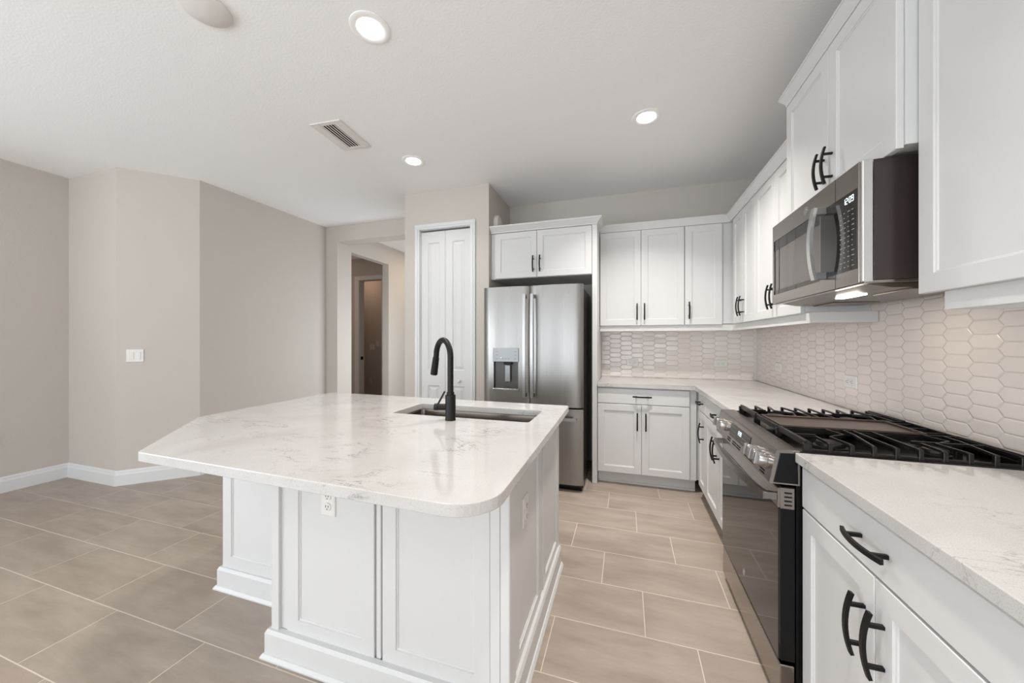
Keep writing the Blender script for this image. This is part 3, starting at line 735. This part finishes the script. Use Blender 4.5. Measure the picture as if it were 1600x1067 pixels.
obj('grille', box(BM(), 0.02, 0.07, 0.0, FW-0.02, 0.12, 0.06), M['blackplastic'], t)
bm = BM()
for x in (0.02, FW-0.10): obj('hinge_cover', box(BM(), x, 0.03, 1.753, x+0.08, 0.12, 1.768, 0.003), M['blackplastic'], t)
bm.free()
def bar(pts, hw, ht, side, m, parent, name='handle', mounts=()):
    bm = BM(); ribbon(bm, pts, side, hw, ht)
    bmesh.ops.bevel(bm, geom=[e for e in bm.edges if len(e.link_faces) == 2 and e.calc_face_angle(0) > 1], offset=0.003, segments=2, affect='EDGES')
    for b in mounts: box(bm, *b, 0.002)
    return obj(name, bm, m, parent)
for x, par in ((mid-0.034, dl), (mid+0.034, drr)):
    bar([(x, -0.040-0.010*(1-(2*i/10-1)**2), 0.80+0.90*i/10) for i in range(11)], 0.0125, 0.008, (1, 0, 0), M['silver'], par,
        mounts=((x-0.011, -0.038, 0.802, x+0.011, 0.012, 0.835), (x-0.011, -0.038, 1.665, x+0.011, 0.012, 1.698)))
bar([(0.05+(FW-0.1)*i/10, -0.040-0.012*(1-(2*i/10-1)**2), 0.630) for i in range(11)], 0.0125, 0.008, (0, 0, 1), M['silver'], fz,
    mounts=((0.052, -0.038, 0.619, 0.085, 0.010, 0.641), (FW-0.085, -0.038, 0.619, FW-0.052, 0.010, 0.641)))
badge(drr, 0.782, 1.708, 0.0055, 0.017, m=M['panelgrey'])
dp = obj('dispenser', box(BM(), hx0, -0.004, 1.103, hx1, 0.012, 1.228, 0.003), M['panelgrey'], dl)
for z in (1.195, 1.163, 1.130):
    for x in (0.128, 0.300): obj('button', box(BM(), x, -0.0046, z, x+0.022, -0.004, z+0.0025), M['slot'], dp)
for x in (0.185, 0.215, 0.245): obj('button', box(BM(), x, -0.0046, 1.130, x+0.014, -0.004, 1.1325), M['slot'], dp)
obj('indicator_light', box(BM(), 0.174, -0.0052, 1.138, 0.180, -0.004, 1.144), M['digits'], dp)
bm = BM(); box(bm, hx0+0.010, 0.030, 0.864, hx1-0.010, 0.051, 1.10)
obj('recess_liner', bm, M['liner'], dl)
bm = BM(); box(bm, 0.210, 0.004, 0.925, 0.262, 0.012, 1.075, 0.004); obj('paddle', bm, M['panelgrey'], dl)
obj('nozzle', box(BM(), 0.200, -0.002, 1.080, 0.275, 0.028, 1.103, 0.004), M['blackplastic'], dl)
obj('drip_tray', box(BM(), hx0-0.002, -0.010, 0.845, hx1+0.002, 0.03, 0.864, 0.002), M['panelgrey'], dl)

# ------------------------------------------------------------------ gas range (local x: far -> near, y: front -> wall)
RW = 0.760
t = thing('gas_range', 'slide-in stainless gas range with black cast iron grates', 'range', (0.508, 2.218, 0), R90)
bm = BM(); box(bm, 0.004, 0.048, 0.035, RW-0.004, 0.675, 0.893); 
obj('body', bm, M['blackplastic'], t)
bm = BM()
for x in (0.03, RW-0.07):
    for y in (0.07, 0.60): obj('foot', box(BM(), x, y, 0, x+0.04, y+0.04, 0.035), M['blackplastic'], t)
bm.free()
# top tray
bm = BM(); box(bm, 0, 0.052, 0.893, RW, 0.670, 0.905, 0.002); box(bm, 0, 0.052, 0.905, 0.014, 0.67, 0.9165, 0.002); box(bm, RW-0.014, 0.052, 0.905, RW, 0.67, 0.9165, 0.002)
box(bm, 0.014, 0.64, 0.905, RW-0.014, 0.67, 0.925, 0.003)
obj('cooktop', bm, M['enamel'], t)
# control panel
pn = obj('control_panel', prism(BM(), [(-0.012, 0.912), (-0.008, 0.918), (0.055, 0.920), (0.058, 0.918), (0.058, 0.800), (-0.030, 0.800), (-0.032, 0.804)], 0, RW, 0), M['steelx'], t)
obj('end_cap', prism(BM(), [(0.000, 0.907), (0.050, 0.909), (0.052, 0.805), (-0.020, 0.805)], RW-0.004, RW+0.0035, 0, 0.002, 1), M['blackplastic'], pn)
sn = Vector((0, -0.108, 0.020)).normalized()        # outward normal of the slanted panel
def on_panel(x, z, off=0.0):
    s = (0.912-z)/0.108; y = -0.012-0.020*s
    return Vector((x, y, z)) + sn*off
def panel_box(bm, x0, x1, z0, z1, off0, off1):
    vs = []
    for off in (off0, off1):
        for x, z in ((x0, z0), (x1, z0), (x1, z1), (x0, z1)): vs.append(bm.verts.new(on_panel(x, z, off)))
    for q in ((3,2,1,0),(4,5,6,7),(0,1,5,4),(1,2,6,5),(2,3,7,6),(3,0,4,7)): bm.faces.new([vs[i] for i in q])
    return bm
dsp = obj('display', panel_box(BM(), 0.235, 0.515, 0.838, 0.896, 0, 0.002), M['display'], pn)
bm = BM(); tmp = digits(BM(), '12:09', 0, 0, 0.017, 0)
for v in tmp.verts:
    p = on_panel(0.350+v.co.x, 0.868+v.co.z, 0.0022-v.co.y); v.co = p
obj('clock_digits', tmp, M['digits'], dsp)
bm = BM()
for x in (0.252, 0.272, 0.292, 0.312, 0.42, 0.44, 0.46, 0.48, 0.498):
    for z in (0.885, 0.866, 0.850): panel_box(bm, x, x+0.008, z, z+0.0018, 0.002, 0.0026)
obj('printed_marks', bm, M['print'], dsp)
for x in (0.085, 0.160, 0.590, 0.650, 0.710):
    c = on_panel(x, 0.862, 0); k = obj('knob', lathe(BM(), [(0.024, 0), (0.024, 0.006), (0.0205, 0.008), (0.0205, 0.030), (0.019, 0.032), (0, 0.032)], c, sn, 28), M['silver'], pn, smooth=True)
    bm = BM(); box(bm, x-0.010, -0.013, -0.021, x+0.010, 0.0, 0.021, 0.003)
    rot = sn.rotation_difference(Vector((0, -1, 0))).inverted().to_matrix().to_4x4()
    mv(bm, Matrix.Translation(c+sn*0.030) @ rot @ Matrix.Translation((-x, 0, 0)))
    mv(bm, Matrix.Translation((x-c.x, 0, 0)))
    obj('knob_grip', bm, M['silver'], k)
bm = BM()
for x, w_ in ((0.215, 0.05), (0.30, 0.055), (0.362, 0.055), (0.48, 0.055), (0.542, 0.055), (0.66, 0.045)):
    for z in (0.811, 0.821): panel_box(bm, x, x+w_, z, z+0.0055, -0.001, 0.0006)
obj('vent_slots', bm, M['void'], pn)
# door
dd = obj('oven_door', box(BM(), 0.002, 0.002, 0.190, RW-0.002, 0.046, 0.790, 0.003), M['blackplastic'], t)
obj('glass', box(BM(), 0.004, -0.004, 0.192, RW-0.004, 0.004, 0.716, 0.002), M['glass'], dd)
bm = BM(); box(bm, 0.002, -0.006, 0.716, RW-0.002, 0.012, 0.786, 0.003); box(bm, RW-0.004, 0.0, 0.716, RW+0.001, 0.042, 0.788, 0.001)
obj('top_rail', bm, M['steelx'], dd)
bm = BM()
for k in range(4): box(bm, RW+0.0008, 0.012, 0.727+k*0.014, RW+0.0018, 0.034, 0.732+k*0.014)
obj('vent_slots', bm, M['void'], dd)
bar([(0.012+(RW-0.024)*i/14, -0.040-0.026*(1-(2*i/14-1)**2), 0.752) for i in range(15)], 0.013, 0.007, (0, 0, 1), M['steel'], dd,
    mounts=((0.008, -0.044, 0.740, 0.030, -0.005, 0.764), (RW-0.030, -0.044, 0.740, RW-0.008, -0.005, 0.764)))
badge(dd, RW/2, 0.262, -0.004, 0.014, m=M['print'])
dw = obj('storage_drawer', box(BM(), 0.002, 0.0, 0.035, RW-0.002, 0.044, 0.176, 0.003), M['steelx'], t)
# burners
def burner(x, y, r):
    bm = lathe(BM(), [(r*1.2, 0), (r*1.2, 0.008), (r, 0.010), (r, 0.018), (r*0.93, 0.024), (0, 0.026)], (x, y, 0.905), seg=30)
    b = obj('burner', bm, M['iron'], t, smooth=True)
    obj('igniter', lathe(BM(), [(0.006, 0), (0.006, 0.014), (0, 0.014)], (x-r*1.3, y-0.01, 0.905), seg=10), M['brass'], b, smooth=True)
for x, y, r in ((0.13, 0.20, 0.036), (0.13, 0.49, 0.03), (0.63, 0.20, 0.042), (0.63, 0.49, 0.032), (0.38, 0.34, 0.04)): burner(x, y, r)
# grates
gz = 0.948
def gbar(bm, pts, hw=0.0045, ht=0.0045): return ribbon(bm, pts, (0, 0, 1), ht, hw*0.68)
def side_grate(x0, x1, outer):
    """outer = x of the side away from the griddle"""
    bm = BM(); inner = x0 if outer == x1 else x1; sgn = 1 if inner > outer else -1
    y0, y1 = 0.082, 0.628; W = abs(x1-x0)
    gbar(bm, [(outer, y0, gz-0.028), (outer, y1, gz-0.028)], 0.006, 0.004)          # low rail
    gbar(bm, [(x0, y0, gz-0.006), (x1, y0, gz-0.006)], 0.006, 0.010); gbar(bm, [(x0, y1, gz-0.004), (x1, y1, gz-0.004)], 0.006, 0.008)
    gbar(bm, [(inner, y0, gz-0.012), (inner, y1, gz-0.012)], 0.005, 0.006)
    n = 10
    for k in range(n):
        y = y0+(y1-y0)*(k+0.15)/(n-0.7)
        box(bm, outer-0.006, y-0.006, gz-0.034, outer+0.006, y+0.006, gz, 0.0015)
        a = outer
        if k in (1, 2, 7, 6): reach = 0.50
        elif k in (3, 8): reach = 0.72
        else: reach = 1.0
        pts = [(a, y, gz-0.003), (a+sgn*W*0.42, y+0.0, gz-0.003)]
        if k in (2, 7): pts = [(a, y, gz-0.003), (a+sgn*W*0.46, y-0.012, gz-0.003), (a+sgn*W*0.66, y+0.050, gz-0.003), (inner, y+0.030, gz-0.003)]
        elif k in (0, 4, 5, 9): pts = [(a, y, gz-0.003), (inner, y, gz-0.003)]
        elif k in (3, 8): pts = [(a, y, gz-0.003), (a+sgn*W*0.7, y+0.028, gz-0.003), (inner, y+0.028, gz-0.003)]
        gbar(bm, pts, 0.0048, 0.004)
    gbar(bm, [((x0+x1)/2, y0, gz-0.003), ((x0+x1)/2, y0+0.075, gz-0.003)]); gbar(bm, [((x0+x1)/2, y1-0.2, gz-0.003), ((x0+x1)/2, y1, gz-0.003)])
    for x in (x0, x1):
        for y in (y0, y1): box(bm, x-0.007, y-0.010, 0.9055, x+0.007, y+0.010, gz-0.004, 0.002)
    return bm
obj('grate', side_grate(0.018, 0.250, 0.018), M['iron'], t)
obj('grate', side_grate(0.510, 0.742, 0.742), M['iron'], t)
bm = BM()
for x in (0.258, 0.502): gbar(bm, [(x, 0.082, gz-0.010), (x, 0.628, gz-0.010)], 0.005, 0.010)
for y in (0.082, 0.628): gbar(bm, [(0.258, y, gz-0.008), (0.502, y, gz-0.008)], 0.006, 0.010)
for x in (0.262, 0.498):
    for y in (0.086, 0.624): box(bm, x-0.006, y-0.008, 0.9055, x+0.006, y+0.008, gz-0.01, 0.002)
for k in range(3): gbar(bm, [(0.30+k*0.08, 0.56, gz-0.005), (0.30+k*0.08, 0.625, gz-0.005)])
obj('grate', bm, M['iron'], t, label='center grate carrying the griddle')
gr = obj('griddle', nest(BM(), 0, 0, 1, 1, [(0, 0), (0, 0.1)]), M['griddle'], t)
bm = BM(); box(bm, 0.268, 0.096, gz-0.012, 0.492, 0.555, gz-0.004, 0.003); box(bm, 0.268, 0.096, gz-0.004, 0.276, 0.555, gz+0.004, 0.002)
box(bm, 0.484, 0.096, gz-0.004, 0.492, 0.555, gz+0.004, 0.002); box(bm, 0.276, 0.547, gz-0.004, 0.484, 0.555, gz+0.004, 0.002); box(bm, 0.276, 0.096, gz-0.004, 0.484, 0.104, gz+0.004, 0.002)
bmesh.ops.recalc_face_normals(bm, faces=bm.faces[:]); bm.to_mesh(gr.data); bm.free()
bm = BM()
for k in range(3): box(bm, 0.02+k*0.243, 0.643, 0.925, 0.254+k*0.243, 0.668, 0.932, 0.002); box(bm, 0.03+k*0.243, 0.652, 0.932, 0.244+k*0.243, 0.658, 0.936)
obj('rear_vent', bm, M['iron'], t)

# ------------------------------------------------------------------ microwave
t = thing('microwave_oven', 'stainless over-the-range microwave under the tall wall cabinet', 'microwave', (0.757, 2.270, 0), R90)
MW, z0, z1 = 0.764, 1.492, 1.904; dx = 0.606
obj('body', box(BM(), 0.002, 0.034, z0+0.006, MW-0.002, XW-0.757-0.012, z1-0.001, 0.002), M['mwside'], t)
mt = nest(BM(), 0.0, z0, dx-0.0015, z1, [(0, 0.033), (0, 0.003), (0.003, 0.0)], cap=False)
bm = BM()
wx0, wx1, wz0, wz1 = 0.018, 0.492, z0+0.045, z0+0.330
for q in ((0, z0, wx0, z1), (wx1, z0, dx-0.0015, z1), (wx0, z0, wx1, wz0), (wx0, wz1, wx1, z1)): box(bm, q[0], 0, q[1], q[2], 0.033, q[3])
mt.free()
md = obj('door', bm, M['steelx'], t)
obj('window', box(BM(), wx0, 0.004, wz0, wx1, 0.02, wz1), M['mwglass'], md)
bm = BM(); box(bm, wx0, 0.0025, wz0, wx1, 0.005, wz0+0.022); box(bm, wx0, 0.0025, wz1-0.05, wx1, 0.005, wz1); box(bm, wx0+0.055, 0.0025, wz0, wx0+0.059, 0.005, wz1); box(bm, wx0, 0.0025, wz0, wx0+0.008, 0.005, wz1)
obj('window_border', bm, M['glass'], md)
badge(md, 0.376, z0+0.372, 0.0, 0.018, disc=M['panelgrey'])
cp = obj('control_frame', box(BM(), dx+0.0005, 0.0, z0, MW-0.014, 0.033, z1, 0.0015), M['steelx'], t)
obj('side_trim', box(BM(), MW-0.0138, 0.002, z0, MW, 0.034, z1, 0.004, 2), M['bright'], t)
kp = obj('keypad', box(BM(), 0.500, -0.0012, z0+0.050, 0.741, 0.002, z1-0.085, 0.001), M['glass'], cp)
tmp = digits(BM(), '12:09', 0.662, z0+0.292, 0.020, -0.0013); obj('clock_digits', tmp, M['digits'], kp)
bm = BM()
for r in range(12):
    for c in range(4):
        x = 0.640+c*0.024; z = z0+0.066+r*0.0178
        box(bm, x, -0.0018, z, x+random.choice((0.006, 0.010, 0.014)), -0.0012, z+0.0022)
obj('printed_keys', bm, M['print'], kp)
bm = BM()
pts = [(0.535, -0.036-0.016*(1-(2*i/12-1)**2), z0+0.045+0.285*i/12) for i in range(13)]
hb = bar(pts, 0.013, 0.006, (1, 0, 0), M['bright'], md)
bm = BM()
for z in (z0+0.045, z0+0.302): obj('handle_mount', box(BM(), 0.524, -0.036, z, 0.548, 0, z+0.028, 0.002), M['panelgrey'], hb)
bm.free()
bp = obj('underside', box(BM(), 0.002, 0.01, z0-0.004, MW-0.002, 0.36, z0+0.006, 0.001), M['steelx'], t)
bm = BM(); prism(bm, [(0.03, z0-0.004), (0.36, z0-0.004), (0.36, z0-0.022), (0.10, z0-0.018)], 0.03, MW-0.03, 0)
obj('filter_panel', bm, M['grille'], bp)
for a, b in ((0.05, 0.24), (0.52, 0.72)): obj('filter', box(BM(), a, 0.16, z0-0.0235, b, 0.33, z0-0.0195), M['grille'], bp)
obj('lamp_lens', box(BM(), 0.42, 0.085, z0-0.0225, 0.56, 0.120, z0-0.0165), M['hoodlamp'], bp)
area('hood_lamp', (0.757+0.15, 2.270-0.50, z0-0.03), (0, 0, 0), 0.06, 0.2, 0.5, (1.0, 0.86, 0.70))
